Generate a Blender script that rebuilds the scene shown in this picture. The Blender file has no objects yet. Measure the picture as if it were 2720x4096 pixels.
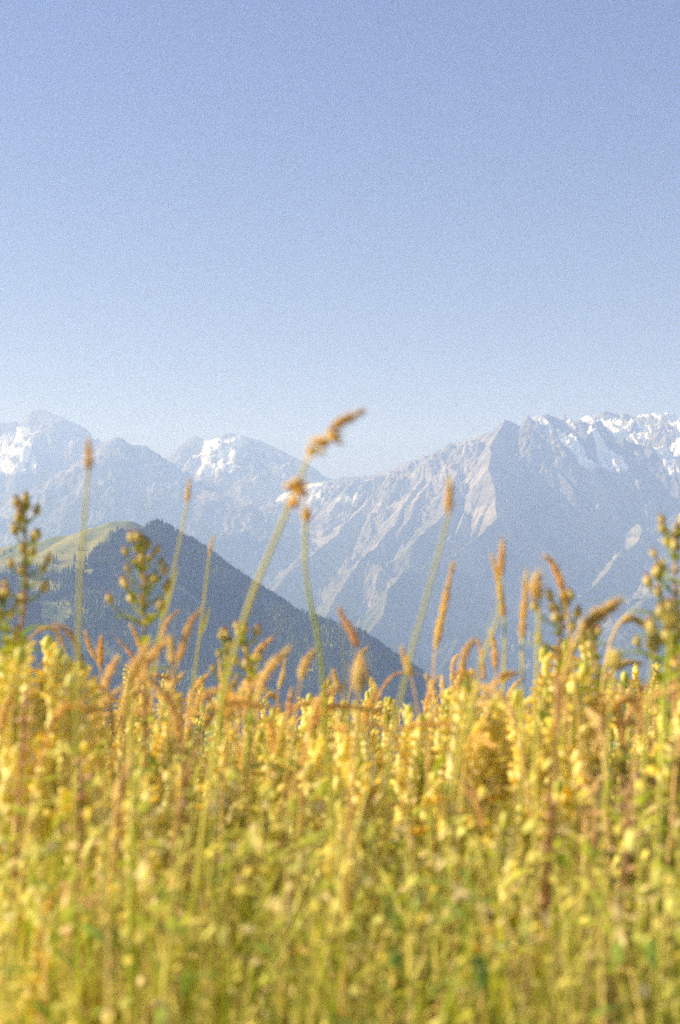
import bpy, math, random
import numpy as np
from mathutils import Vector, Matrix

scene = bpy.context.scene
col = scene.collection
rad = math.radians
# ------------------------------------------------------------------ camera
W, H = 680, 1024
LENS = 50.0
F = H * LENS / 36.0                      # focal length in pixels
HOR = 620.0                              # row of the horizon
PITCH = math.atan((HOR - H / 2) / F)
EYE = 0.58                               # eye height over the meadow soil
cam_d = bpy.data.cameras.new('camera')
cam = bpy.data.objects.new('camera', cam_d)
col.objects.link(cam)
cam_d.sensor_fit = 'VERTICAL'
cam_d.sensor_height = 36.0
cam_d.lens = LENS
cam_d.clip_start = 0.05
cam_d.clip_end = 90000
cam.location = (0, 0, EYE)
cam.rotation_euler = (math.pi / 2 + PITCH, 0, 0)
cam_d.dof.use_dof = True
cam_d.dof.focus_distance = 14.0
cam_d.dof.aperture_fstop = 8.4
cam_d.dof.aperture_blades = 0
scene.camera = cam
# ------------------------------------------------------------------ light
SUN_AZ, SUN_EL = -81.0, 26.0             # degrees right of the view axis, elevation
sdir = Vector((math.sin(rad(SUN_AZ)) * math.cos(rad(SUN_EL)),
               math.cos(rad(SUN_AZ)) * math.cos(rad(SUN_EL)), math.sin(rad(SUN_EL))))
world = bpy.data.worlds.new("World")
scene.world = world
world.use_nodes = True
wn = world.node_tree
wn.nodes.clear()
sky = wn.nodes.new('ShaderNodeTexSky')
sky.sky_type = 'NISHITA'
sky.sun_disc = False
sky.sun_elevation = rad(SUN_EL)
sky.sun_rotation = rad(SUN_AZ)
sky.altitude = 500
sky.air_density = 2.3
sky.dust_density = 1.2
sky.ozone_density = 2.0
bg = wn.nodes.new('ShaderNodeBackground')
bg.inputs['Strength'].default_value = 0.05
wo = wn.nodes.new('ShaderNodeOutputWorld')
tint = wn.nodes.new('ShaderNodeVectorMath'); tint.operation = 'MULTIPLY'
tint.inputs[1].default_value = (0.40, 0.42, 0.84)
wn.links.new(sky.outputs[0], tint.inputs[0]); wn.links.new(tint.outputs[0], bg.inputs[0])
wn.links.new(bg.outputs[0], wo.inputs[0])
sun_d = bpy.data.lights.new('sun', 'SUN')
sun_d.energy = 5.0
sun_d.angle = rad(0.5)
sun_d.color = (1.0, 0.92, 0.77)
sun = bpy.data.objects.new('sun', sun_d)
sun.rotation_euler = sdir.to_track_quat('Z', 'Y').to_euler()
sun.location = (-20, 10, 30)
col.objects.link(sun)
scene.view_settings.view_transform = 'Standard'
scene.view_settings.look = 'None'
scene.view_settings.gamma = 1.0
scene.view_settings.use_curve_mapping = False
scene.view_settings.exposure = 1.33
scene.cycles.use_denoising = False
scene.cycles.max_bounces = 10
scene.cycles.volume_bounces = 3
scene.cycles.transparent_max_bounces = 8
# ------------------------------------------------------------------ maths
CP, SP = math.cos(PITCH), math.sin(PITCH)
def at(px, py, Y):
    """point seen at pixel (px, py) at depth Y along the ground"""
    u, v = (px - W / 2) / F, (H / 2 - py) / F
    dy, dz = CP - v * SP, SP + v * CP
    k = Y / dy
    return (u * k, Y, EYE + dz * k)
def atv(px, py, Y):
    u, v = (px - W / 2) / F, (H / 2 - py) / F
    dy, dz = CP - v * SP, SP + v * CP
    k = Y / dy
    return u * k, Y, EYE + dz * k
def proj(x, y, z):
    zz = z - EYE
    d = y * CP + zz * SP
    return W / 2 + F * x / d, H / 2 - F * (-y * SP + zz * CP) / d
def hash2(ix, iy, s):
    h = (ix.astype(np.int64) * 374761393 + iy.astype(np.int64) * 668265263 + s * 1442695041) & 0xffffffff
    h = ((h ^ (h >> 13)) * 1274126177) & 0xffffffff
    h = ((h ^ (h >> 16)) * 2246822519) & 0xffffffff
    return ((h ^ (h >> 15)) & 0xffff) / 65535.0
def vnoise(x, y, s=0):
    ix, iy = np.floor(x), np.floor(y)
    fx, fy = x - ix, y - iy
    fx = fx * fx * fx * (fx * (fx * 6 - 15) + 10); fy = fy * fy * fy * (fy * (fy * 6 - 15) + 10)
    a, b = hash2(ix, iy, s), hash2(ix + 1, iy, s)
    c, d = hash2(ix, iy + 1, s), hash2(ix + 1, iy + 1, s)
    return (a + (b - a) * fx) + ((c + (d - c) * fx) - (a + (b - a) * fx)) * fy
def fbm(x, y, oct=5, s=0, gain=0.5):
    r = np.zeros_like(x); a = 1.0; t = 0
    for i in range(oct):
        r += a * (vnoise(x, y, s + i * 7) * 2 - 1); t += a; a *= gain
        x, y = x * 1.93 + y * 0.5 + 11.3, y * 1.93 - x * 0.5 + 5.7
    return r / t
def ridged(x, y, oct=5, s=0, gain=0.5):
    r = np.zeros_like(x); a = 1.0; t = 0
    for i in range(oct):
        n = 1 - np.abs(vnoise(x, y, s + i * 7) * 2 - 1)
        r += a * n * n; t += a; a *= gain
        x, y = x * 1.93 + y * 0.5 + 11.3, y * 1.93 - x * 0.5 + 5.7
    return r / t
def sstep(a, b, x):
    t = np.clip((x - a) / (b - a), 0, 1)
    return t * t * (3 - 2 * t)
# ------------------------------------------------------------------ materials
def new_mat(name):
    m = bpy.data.materials.new(name); m.use_nodes = True
    m.node_tree.nodes.clear()
    return m, m.node_tree.nodes, m.node_tree.links
def terrain_mat(name, nscale, bump, strength=0.35):
    """reads the ground cover (rock, snow, scree, turf) from the mesh's cover colours"""
    m, n, l = new_mat(name)
    at_ = n.new('ShaderNodeAttribute'); at_.attribute_name = 'cover'
    tc = n.new('ShaderNodeTexCoord')
    no = n.new('ShaderNodeTexNoise'); no.inputs['Scale'].default_value = nscale; no.inputs['Detail'].default_value = 6
    no.inputs['Roughness'].default_value = 0.65
    l.new(tc.outputs['Object'], no.inputs['Vector'])
    mr = n.new('ShaderNodeMapRange'); mr.inputs[1].default_value = 0.25; mr.inputs[2].default_value = 0.75
    mr.inputs[3].default_value = 1 - strength; mr.inputs[4].default_value = 1 + strength
    l.new(no.outputs[0], mr.inputs[0])
    mx = n.new('ShaderNodeVectorMath'); mx.operation = 'SCALE'
    l.new(at_.outputs['Color'], mx.inputs[0]); l.new(mr.outputs[0], mx.inputs['Scale'])
    b = n.new('ShaderNodeBump'); b.inputs['Strength'].default_value = 0.6; b.inputs['Distance'].default_value = bump
    l.new(no.outputs[0], b.inputs['Height'])
    d = n.new('ShaderNodeBsdfDiffuse'); d.inputs['Roughness'].default_value = 1
    l.new(mx.outputs[0], d.inputs['Color']); l.new(b.outputs[0], d.inputs['Normal'])
    o = n.new('ShaderNodeOutputMaterial'); l.new(d.outputs[0], o.inputs[0])
    return m
# ------------------------------------------------------------------ terrain
def grid_object(name, X, Yg, Z, colour, mat, label=None):
    r, c = X.shape
    v = np.stack([X, Yg, Z], -1).reshape(-1, 3).astype(np.float32)
    i = np.arange(r * c).reshape(r, c)
    f = np.stack([i[:-1, :-1], i[:-1, 1:], i[1:, 1:], i[1:, :-1]], -1).reshape(-1, 4)
    me = bpy.data.meshes.new(name)
    me.vertices.add(len(v)); me.vertices.foreach_set('co', v.ravel())
    me.loops.add(f.size); me.loops.foreach_set('vertex_index', f.ravel().astype(np.int32))
    me.polygons.add(len(f)); me.polygons.foreach_set('loop_start', (np.arange(len(f)) * 4).astype(np.int32))
    me.polygons.foreach_set('use_smooth', np.ones(len(f), bool))
    me.update()
    if colour is not None:
        ca = me.color_attributes.new('cover', 'FLOAT_COLOR', 'POINT')
        cc = np.ones((len(v), 4), np.float32); cc[:, :3] = colour.reshape(-1, 3)
        ca.data.foreach_set('color', cc.ravel())
    me.materials.append(mat)
    o = bpy.data.objects.new(name, me); col.objects.link(o)
    o['kind'] = 'structure'
    if label: o['label'] = label
    return o
def view_grid(px0, px1, dpx, y0, y1, dy):
    c = np.arange(px0, px1, dpx); r = np.arange(y0, y1, dy)
    Yg = np.repeat(r[:, None], len(c), 1).astype(float)
    X = (c[None, :] - W / 2) / F * Yg
    return X, Yg
def ridge_field(X, Yg, ridges, base, warp=22.0, wl=260.0, rib_amp=45.0, rib_len=120.0, seed=1, k=14.0):
    """height field carried by ridge lines; each ridge point is (px,py,depth,slope near,break distance,slope far)"""
    xw = X + warp * fbm(X / wl, Yg / wl, 4, seed)
    yw = Yg + warp * fbm(X / wl, Yg / wl, 4, seed + 50)
    best = np.full(X.shape, -1e9); T = np.zeros_like(X); D = np.zeros_like(X)
    for ri, rg in enumerate(ridges):
        tacc = ri * 7919.0
        for a, b in zip(rg[:-1], rg[1:]):
            ax, ay, az = at(*a[:3]); bx, by, bz = at(*b[:3])
            dx, dy = bx - ax, by - ay; L2 = dx * dx + dy * dy; L = math.sqrt(L2)
            t = np.clip(((xw - ax) * dx + (yw - ay) * dy) / L2, 0, 1)
            d = np.hypot(xw - ax - t * dx, yw - ay - t * dy)
            s1 = a[3] + (b[3] - a[3]) * t; db = a[4] + (b[4] - a[4]) * t; s2 = a[5] + (b[5] - a[5]) * t
            z = az + (bz - az) * t - s1 * np.minimum(d, db) - s2 * np.maximum(d - db, 0)
            m = z > best
            T = np.where(m, tacc + t * L, T); D = np.where(m, d, D)
            best = np.where(m, z, best)
            tacc += L
    grow = sstep(0, 1, D / 260.0)
    w1 = fbm(X / 300, Yg / 300, 3, seed + 9) * 0.9
    rib = 1 - np.abs(vnoise(T / rib_len + w1, D / 1500.0, seed + 3) * 2 - 1)
    rib2 = 1 - np.abs(vnoise(T / (rib_len * .37) + w1 * 2, D / 500.0, seed + 4) * 2 - 1)
    rib3 = 1 - np.abs(vnoise(T / (rib_len * .15) + w1 * 4, D / 200.0, seed + 5) * 2 - 1)
    h = best + rib_amp * grow * (rib + 0.45 * rib2 + .2 * rib3 - 0.9)
    h += (ridged(X / 260, Yg / 260, 7, seed + 20, .62) - 0.45) * (26 + 100 * grow)
    h += (ridged(X / 70, Yg / 90, 4, seed + 25, .6) - 0.45) * (6 + 42 * grow)
    h += (ridged(X / 130 + .4 * w1, Yg / 170, 4, seed + 33, .55) - 0.45) * (8 + 52 * grow)
    h += fbm(X / 40, Yg / 40, 3, seed + 30) * 6.0
    return np.maximum(h, base + 12 * fbm(X / 300, Yg / 300, 3, seed + 77)), D
def slopes(X, Yg, Z):
    dzr, dzc = np.gradient(Z)
    dxc = np.gradient(X, axis=1); dyr = np.gradient(Yg, axis=0); dxr = np.gradient(X, axis=0)
    gx = dzc / dxc
    gy = (dzr - gx * dxr) / dyr
    return gx, gy
ROCK = np.array((0.21, 0.19, 0.165)); PALE = np.array((0.34, 0.30, 0.255)); TURF = np.array((0.11, 0.12, 0.05)); WOOD = np.array((0.035, 0.05, 0.025))
SNOW = np.array((0.86, 0.83, 0.79))
def lerp(a, b, t): return a + (b - a) * t[..., None]
BASE = -900.0
terr = terrain_mat('mountain_rock', 0.03, 26.0)

def P(l, s=(0.9, 400, 0.9)):
    return [tuple(p) + (tuple(s) if len(p) == 3 else ()) for p in l]

# the large sunlit massif at the right
X, Yg = view_grid(150, 780, 0.9, 5200, 10100, 6.5)
SL = (0.75, 300, 0.95)
PL = (0.38, 1050, 1.35)
ridgesB = [
    P([(300, 486, 9500), (325, 480, 9400), (340, 477, 9300), (370, 476, 9150), (394, 467, 9000), (422, 458.5, 8850), (453, 443, 8650),
       (470, 439, 8500), (489.6, 432.5, 8380), (503.7, 420.6, 8300, 1.4, 70, 1.), (513.5, 421.5, 8300, 1.2, 60, 1.1), (518, 425.5, 8300, 1.2, 40, 1.2), (526, 415.5, 8300, 1.3, 60, 1.3)], SL)
    + P([(533, 423, 8350, .5, 120, 1.3), (546, 415, 8450, .5, 300, 1.3), (555, 417, 8600, .45, 420, 1.3), (565, 424.5, 8750, .42, 540, 1.3), (578, 423.5, 8950, .40, 720, 1.3), (587, 415, 9050, .40, 850, 1.3), (596, 417, 9150), (607, 411.5, 9250),
       (624, 414.5, 9350), (637, 415.5, 9400), (650, 420, 9450), (663, 426, 9450), (680, 433.6, 9450), (710, 452, 9400), (760, 470, 9400)], PL),
    # spur from the sharp peak towards the viewer: the edge of the shaded face
    P([(503.7, 420.6, 8300), (492, 446, 8050), (491, 469, 7800), (499, 497, 7550), (495, 516, 7350), (478, 535, 7150), (450, 556, 6950),
       (403, 573, 6700), (389, 590, 6500), (381, 615, 6300), (360, 650, 6050), (345, 700, 5800)], (1.25, 300, 1.3)),
    # lit buttresses to the left of it
    P([(489, 432, 8380), (479, 468, 8060), (473, 500, 7780), (455, 530, 7450), (430, 556, 7150)], (1.1, 300, 1.1)),
    P([(453, 443, 8650), (432, 478, 8250), (418, 500, 8000), (402, 530, 7700)], (1.0, 300, 1.0)),
    P([(470, 439, 8500), (455, 480, 8000), (440, 515, 7600), (410, 545, 7200)], (0.95, 400, 0.95)),
    P([(440, 449, 8700), (415, 490, 8200), (395, 525, 7800), (360, 560, 7300), (330, 610, 6800), (300, 670, 6400)], (0.95, 400, 0.95)),
    P([(394, 467, 9000), (370, 500, 8600), (335, 535, 8100), (295, 568, 7600), (262, 600, 7200), (235, 640, 6800)], (0.9, 400, 0.9)),
    P([(360, 476, 9200), (345, 492, 8900), (330, 512, 8700)], (0.8, 400, 0.8)),
    # small lit rib inside the shaded face
    P([(526, 419, 8300), (536, 448, 8100), (551, 464, 8000), (568, 484, 7850)], (1.5, 400, 1.5)),
    # right hand spur dropping from the snow field
    P([(690, 440, 9300), (672, 458, 9000), (650, 475, 8650), (641, 483, 8400), (636, 500, 8100), (632, 518, 7800), (643, 528, 7600), (638, 541, 7400),
       (613, 560, 7100), (600, 583, 6850), (580, 597, 6650), (557, 606, 6500), (520, 618, 6350), (480, 626, 6200), (458, 637, 6050), (444, 665, 5850), (430, 720, 5650)], (0.85, 250, 0.95)),
    P([(700, 500, 8000), (680, 511, 7850), (655, 524, 7700), (643, 530, 7600)], (0.7, 400, 0.9)),
    P([(760, 520, 7300), (700, 560, 6900), (660, 590, 6600), (620, 625, 6200), (590, 665, 5900), (570, 720, 5600)], (0.6, 400, 0.6)),
    P([(780, 590, 6500), (720, 620, 6200), (680, 650, 5900), (650, 700, 5600)], (0.55, 400, 0.55)),
    P([(600, 583, 6850), (585, 620, 6500), (560, 650, 6200), (530, 690, 5800)], (0.7, 400, 0.8)),
]
Z, D = ridge_field(X, Yg, ridgesB, BASE, seed=3, rib_amp=95.0, rib_len=105.0)
gx, gy = slopes(X, Yg, Z)
px, py = proj(X, Yg, Z)
g = np.hypot(gx, gy)
n1 = fbm(X / 210, Yg / 420, 4, 91); n2 = fbm((X + .5 * Yg) / 110, (Yg - .5 * X) / 420, 4, 92)
alt = Z
veg = sstep(0.25, -0.15, (alt - 330) / 900 + 0.35 * n1 + 0.3 * (g - 0.9))
low = sstep(0.2, -0.2, (alt + 150) / 700 + 0.4 * n1)
colr = lerp(lerp(np.broadcast_to(ROCK, X.shape + (3,)), PALE, sstep(-0.2, 0.5, n2)), TURF, veg * 0.8)
colr = lerp(colr, WOOD, low * 0.8)
region = sstep(520, 532, px) * sstep(478, 466, py - (px - 600) * 0.12)
left_snow = sstep(362, 352, px) * sstep(478, 486, py) * sstep(506, 496, py)
snow = sstep(0.02, 0.14, 0.55 * n1 + 0.65 * n2 + 0.5 * (region - 1) * 3 + 0.07) * region
snow = np.maximum(snow, sstep(0.1, 0.25, n1 + 0.2) * left_snow * 0.9)
colr = lerp(colr, SNOW, snow)
grid_object('mountain', X, Yg, Z, colr, terr, 'rugged grey mountain with snow patches along its summit and a big shaded face')

# the two nearer-to-the-left blue mountains and the snow-flanked one between
X, Yg = view_grid(-110, 400, 1.1, 8300, 10500, 8.0)
ridgesA2 = [
    P([(40, 500, 11300), (70, 470, 11000), (93, 449, 10700), (108, 441, 10600), (118, 436.5, 10500), (130, 444, 10500), (145, 445, 10500), (153, 453, 10450),
       (160, 462, 10400), (173, 470.5, 10350), (186, 476, 10300), (195, 487, 10200), (217, 493, 10100), (245, 503, 10000), (275, 520, 9900), (310, 545, 9750), (330, 570, 9650)], (0.8, 400, 0.95)),
    P([(118, 436.5, 10500), (116, 470, 10200), (100, 510, 9900), (85, 560, 9700)], (0.9, 400, 0.95)),
    P([(93, 449, 10700), (75, 490, 10200), (50, 530, 9900), (40, 570, 9700)], (0.9, 400, 0.9)),
    P([(145, 445, 10500), (160, 490, 10150), (165, 530, 9900)], (0.95, 400, 0.95)),
    P([(-100, 470, 10900), (-50, 490, 10500), (-15, 515, 10200), (10, 540, 9900), (30, 560, 9700)], (0.8, 400, 0.8)),
]
ridgesA2 = [[(a, b, c * 0.86, d, e, f) for a, b, c, d, e, f in rg] for rg in ridgesA2]
Z, D = ridge_field(X, Yg, ridgesA2, BASE, seed=12, rib_amp=60.0, rib_len=130.0)
n1 = fbm(X / 170, Yg / 170, 5, 191)
veg = sstep(0.3, -0.2, (Z - 500) / 900 + 0.4 * n1)
colr = lerp(lerp(np.broadcast_to(ROCK, X.shape + (3,)), PALE, sstep(-0.2, 0.5, n1)), TURF, veg * 0.7)
grid_object('mountain', X, Yg, Z, colr, terr, 'hazy pointed blue mountain with a long shoulder falling to the right')

X, Yg = view_grid(-130, 440, 1.1, 9400, 12200, 10.0)
ridgesA = [
    P([(-130, 450, 13500), (-60, 430, 13300), (0, 421.5, 13200), (13, 421, 13200), (21.5, 421.5, 13200), (25, 414, 13200, 1.8, 100, 1.1), (32.5, 409, 13200, 1.8, 100, 1.1), (45.5, 408.5, 13200, 1.8, 100, 1.1),
       (54, 413.5, 13150), (65, 417, 13100), (73.5, 426, 13050), (81, 436, 13000), (84, 452, 12900), (92, 470, 12800), (110, 500, 12700)], (1.35, 260, 1.2)),
    P([(65, 417, 13100), (52, 425, 12900), (35, 437, 12700), (30, 460, 12500), (28, 480, 12300), (10, 505, 12100)], (0.8, 400, 1.1)),
    P([(73.5, 426, 13050), (72, 460, 12700), (60, 495, 12400)], (0.95, 400, 1.0)),
    P([(130, 500, 13600), (150, 475, 13500), (162, 461, 13400), (173, 451, 13300), (187.5, 440, 13200), (196, 437, 13150), (206, 440, 13100), (214.6, 439, 13050), (225.5, 433.6, 13000), (236, 432, 13000),
       (247, 436, 12950), (269, 444.4, 12900), (282, 451, 12850), (303.5, 462, 12750), (314, 469, 12700), (325, 479, 12600), (345, 500, 12500), (400, 530, 12400)], (0.9, 400, 1.0)),
    P([(236, 432, 13000), (233, 452, 12700), (241, 480, 12450), (246, 503, 12250), (250, 530, 12100)], (0.7, 400, 1.15)),
    P([(269, 444.4, 12900), (285, 480, 12550), (300, 520, 12250)], (0.95, 400, 1.0)),
]
ridgesA = [[(a, b, c * 0.8, d, e, f) for a, b, c, d, e, f in rg] for rg in ridgesA]
Z, D = ridge_field(X, Yg, ridgesA, BASE, seed=23, rib_amp=55.0, rib_len=120.0)
gx, gy = slopes(X, Yg, Z)
px, py = proj(X, Yg, Z)
n1 = fbm(X / 190, Yg / 190, 5, 291); n2 = fbm((X + .6 * Yg) / 70, (Yg - .6 * X) / 300, 4, 292)
veg = sstep(0.3, -0.2, (Z - 500) / 900 + 0.4 * n1)
colr = lerp(lerp(np.broadcast_to(ROCK, X.shape + (3,)), PALE, sstep(-0.2, 0.5, n1)), TURF, veg * 0.5)
reg = np.maximum(sstep(48, 30, px) * sstep(424, 432, py) * sstep(482, 470, py), sstep(190, 200, px) * sstep(244, 236, px) * sstep(432, 440, py) * sstep(484, 470, py))
reg = np.maximum(reg, sstep(36, 50, px) * sstep(62, 56, px) * sstep(440, 432, py))
n3 = fbm(X / 45, Yg / 90, 4, 293); px = px + 14 * n1 + 6 * n3; py = py + 6 * n2
reg = np.maximum(sstep(48, 30, px) * sstep(424, 432, py) * sstep(482, 470, py), sstep(186, 200, px) * sstep(248, 234, px) * sstep(432, 440, py) * sstep(488, 468, py))
snow = sstep(-0.08, 0.1, 0.45 * n1 + 0.5 * n2 + .55 * n3 + .22 + 2.5 * (reg - 1)) * reg
colr = lerp(colr, SNOW, snow)
grid_object('mountain', X, Yg, Z, colr, terr, 'far pale mountains at the left with snow on their sunward flanks')

# valley and far ground, reaching past the mountains
gm = terrain_mat('valley_turf', 0.01, 8.0, 0.3)
xs = np.concatenate([-np.geomspace(14000, 4, 60), [-2.7, -1.8, -1.2, -.8, -.4, 0, .4, .8, 1.2, 1.8, 2.7], np.geomspace(4, 14000, 60)])
ys = np.concatenate([-np.geomspace(2400, 4, 24), [-1, 0], np.geomspace(0.5, 12600, 170)])
X, Yg = np.meshgrid(xs, ys)
def meadow_z(x, y):
    y = np.asarray(y, float); x = np.asarray(x, float)
    yy = np.maximum(y, -40)
    z = 0.018 - 0.03 * np.minimum(yy, 4.2) + 0.012 * np.sin(x * 1.7 + 0.5) + 0.01 * np.sin(y * 2.3 + x)
    q = np.maximum(yy - 3.6, 0)
    drop = np.where(q < 6, 0.035 * q * q, 1.26 + 0.42 * (q - 6))
    drop = np.minimum(drop, 880 + 0 * q)
    return z - drop
Z = meadow_z(X, Yg)
cc = np.broadcast_to(np.array((0.10, 0.10, 0.035)), X.shape + (3,)).copy()
cc = lerp(cc, np.array((0.05, 0.07, 0.03)), sstep(20, 400, Yg))
grid_object('meadow_ground', X, Yg, Z, cc, gm, 'meadow soil sloping away into the deep valley')

# the dark wooded hill with a pasture top
X, Yg = view_grid(-140, 760, 1.6, 1700, 4600, 7.0)
ridgesC = [
    P([(-120, 566, 3500), (-60, 556, 3500), (0, 549.6, 3500), (37, 542, 3500), (56, 536, 3500), (87, 534, 3500), (100, 526, 3500), (115, 521, 3500), (130, 520.6, 3500), (143, 518, 3500),
       (160, 525, 3480), (173, 528, 3460), (189, 538, 3430), (202, 546, 3400), (217, 556, 3370), (236, 572, 3330), (254, 588, 3300), (267, 597, 3270), (286, 603, 3230), (303, 608, 3200),
       (321, 615, 3170), (340, 620, 3140), (353, 626, 3120), (370, 639, 3100), (390, 657, 3070), (405, 668, 3050), (430, 680, 3020), (455, 692, 3000), (520, 715, 2950), (620, 760, 2900)], (0.45, 200, 0.62)),
    P([(160, 525, 3480), (170, 575, 3250), (175, 640, 3000), (180, 720, 2800)], (0.72, 250, 0.72)),
    P([(20, 545, 3500), (15, 590, 3200), (10, 650, 2950)], (0.35, 250, 0.5)),
]
_r = ridgesC[0]
ridgesC[0] = [(a, b + (7.5 if a > 140 else 0), c, d if a < 110 else .72, e, f if a < 110 else .72) for a, b, c, d, e, f in _r]
def hillC(X, Yg):
    xw = X + 14 * fbm(X / 200, Yg / 200, 3, 401); yw = Yg + 14 * fbm(X / 200, Yg / 200, 3, 402)
    best = np.full(X.shape, -1e9)
    for rg in ridgesC:
        for a, b in zip(rg[:-1], rg[1:]):
            ax, ay, az = at(*a[:3]); bx, by, bz = at(*b[:3])
            dx, dy = bx - ax, by - ay; L2 = dx * dx + dy * dy
            t = np.clip(((xw - ax) * dx + (yw - ay) * dy) / L2, 0, 1)
            d = np.hypot(xw - ax - t * dx, yw - ay - t * dy)
            s1, db, s2 = a[3], a[4], a[5]
            dd = np.hypot(d, 18) - 18
            z = az + (bz - az) * t - s1 * np.minimum(dd, db) - s2 * np.maximum(dd - db, 0)
            m = np.maximum(best, z); best = np.where(np.abs(best - z) < 30, m + (30 - np.abs(best - z)) ** 2 / 120 * 0.6, m) if rg is not ridgesC[0] else m
    grow = 1 - np.exp(-np.maximum(0, 300 - 0) / 300.)
    return best + fbm(X / 120, Yg / 120, 4, 411) * 5.0
Z = hillC(X, Yg)
px, py = proj(X, Yg, Z)
n1 = fbm(X / 60, Yg / 60, 4, 421)
cc = lerp(np.broadcast_to(np.array((0.46, 0.40, 0.09)), X.shape + (3,)), np.array((0.26, 0.28, 0.06)), sstep(-0.3, 0.4, n1))
grid_object('hill', X, Yg, Z, cc, terrain_mat('pasture', 0.05, 3.0, 0.25), 'dome shaped hill with golden pasture on its top')
# conifer wood on the hill: one mass nobody could count
rng = np.random.default_rng(5)
def in_poly(px, py, poly):
    ins = np.zeros(px.shape, bool); n = len(poly); j = n - 1
    for i in range(n):
        xi, yi = poly[i]; xj, yj = poly[j]
        c = ((yi > py) != (yj > py)) & (px < (xj - xi) * (py - yi) / (yj - yi + 1e-9) + xi)
        ins ^= c; j = i
    return ins
WOOD_POLY = [(-130, 575), (-40, 572), (10, 575), (22, 566), (40, 572), (60, 577), (85, 565), (100, 548), (112, 536), (122, 532), (136, 534), (146, 532), (152, 524), (175, 518), (300, 560),
             (640, 700), (640, 900), (-130, 900)]
CLEAR = [[(20, 578), (62, 583), (66, 592), (40, 596), (22, 590)], [(36, 600), (64, 598), (70, 612), (60, 640), (40, 640), (44, 618)], [(72, 640), (100, 642), (118, 652), (120, 664), (90, 660)],
         [(60, 566), (80, 563), (92, 569), (90, 573), (62, 574)]]
NT = 110000
ty = rng.uniform(2300, 3560, NT); tpx = rng.uniform(-110, 560, NT)
keep = rng.uniform(0, 1, NT) < (ty / 3560)
ty, tpx = ty[keep], tpx[keep]
tx = (tpx - W / 2) / F * ty
tz = hillC(tx, ty)
ppx, ppy = proj(tx, ty, tz)
edge = 5 * fbm(tx / 40, ty / 40, 3, 431)
ins = in_poly(ppx + edge, ppy + edge, WOOD_POLY)
ins &= ~((ppx < 150) & (ty > 3490))
for c in CLEAR: ins &= ~in_poly(ppx + edge, ppy + edge, c)
scatter = (rng.uniform(0, 1, len(tx)) < 0.05) & (fbm(tx / 90, ty / 90, 3, 441) > 0.12) & (ppy > 548)
gap = fbm(tx / 50, ty / 50, 3, 451) > 0.32
ins = (ins & ~(gap & (rng.uniform(0, 1, len(tx)) < 0.6))) | scatter
tx, ty, tz = tx[ins], ty[ins], tz[ins]
def conifers(name, tx, ty, tz, hs, mat):
    n = len(tx); S = 6; R = [(0.02, 0.17), (0.10, 0.20), (0.13, 0.34), (0.085, 0.36), (0.10, 0.56), (0.055, 0.58), (0.055, 0.78), (0.0, 1.0)]
    ang = np.linspace(0, 2 * np.pi, S, endpoint=False)
    base = np.array([[r * np.cos(a + .3 * k), r * np.sin(a + .3 * k), z] for k, (r, z) in enumerate([(0.20, 0.02), (0.09, 0.40), (0.15, 0.38), (0.0, 1.0)]) for a in ang])
    V = base[None] * hs[:, None, None]
    V = V * (1 + 0.3 * (rng.uniform(0, 1, V.shape) - .5) * np.array((1, 1, 0.25)))
    th = rng.uniform(0, 6.28, n); c, s = np.cos(th), np.sin(th)
    X2 = V[..., 0] * c[:, None] - V[..., 1] * s[:, None] + tx[:, None]; Y2 = V[..., 0] * s[:, None] + V[..., 1] * c[:, None] + ty[:, None]
    Z2 = V[..., 2] + tz[:, None] - 0.8
    V = np.stack([X2, Y2, Z2], -1).reshape(-1, 3)
    fs = []
    for k in (0, 2):
        for a in range(S):
            b = (a + 1) % S
            fs.append((k * S + a, k * S + b, (k + 1) * S + b, (k + 1) * S + a))
    fs = np.array(fs)
    Fc = (fs[None] + (np.arange(n) * 4 * S)[:, None, None]).reshape(-1, 4)
    me = bpy.data.meshes.new(name)
    me.vertices.add(len(V)); me.vertices.foreach_set('co', V.astype(np.float32).ravel())
    me.loops.add(Fc.size); me.loops.foreach_set('vertex_index', Fc.ravel().astype(np.int32))
    me.polygons.add(len(Fc)); me.polygons.foreach_set('loop_start', (np.arange(len(Fc)) * 4).astype(np.int32))
    me.update()
    tint = rng.uniform(0.6, 1.5, n) * (1 + 1.1 * np.clip(fbm(tx / 110, ty / 110, 4, 471), -.6, .8))  # random tone per tree, plus lit and dark clumps painted in by noise
    cc = np.ones((n, 4 * S, 4), np.float32); cc[..., :3] = (np.array((0.036, 0.050, 0.018))[None, None] * tint[:, None, None])
    lit_trees = rng.uniform(0, 1, n) < 0.34
    cc[lit_trees, :, :3] *= np.array((2.8, 2.2, 1.2))  # sunlight put into the colour of some trees: brighter and warmer
    ca = me.color_attributes.new('cover', 'FLOAT_COLOR', 'POINT'); ca.data.foreach_set('color', cc.ravel())
    me.materials.append(mat)
    o = bpy.data.objects.new(name, me); col.objects.link(o)
    return o
m, n, l = new_mat('conifer_needles')
a_ = n.new('ShaderNodeAttribute'); a_.attribute_name = 'cover'
d_ = n.new('ShaderNodeBsdfDiffuse'); t_ = n.new('ShaderNodeBsdfTranslucent'); x_ = n.new('ShaderNodeMixShader'); x_.inputs[0].default_value = 0.25
o_ = n.new('ShaderNodeOutputMaterial')
l.new(a_.outputs['Color'], d_.inputs[0]); l.new(a_.outputs['Color'], t_.inputs[0]); l.new(d_.outputs[0], x_.inputs[1]); l.new(t_.outputs[0], x_.inputs[2]); l.new(x_.outputs[0], o_.inputs[0])
wood = conifers('conifer_wood', tx, ty, tz, rng.uniform(8, 19, len(tx)) * (1 + .45 * fbm(tx / 60, ty / 60, 3, 461)), m)
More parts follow.
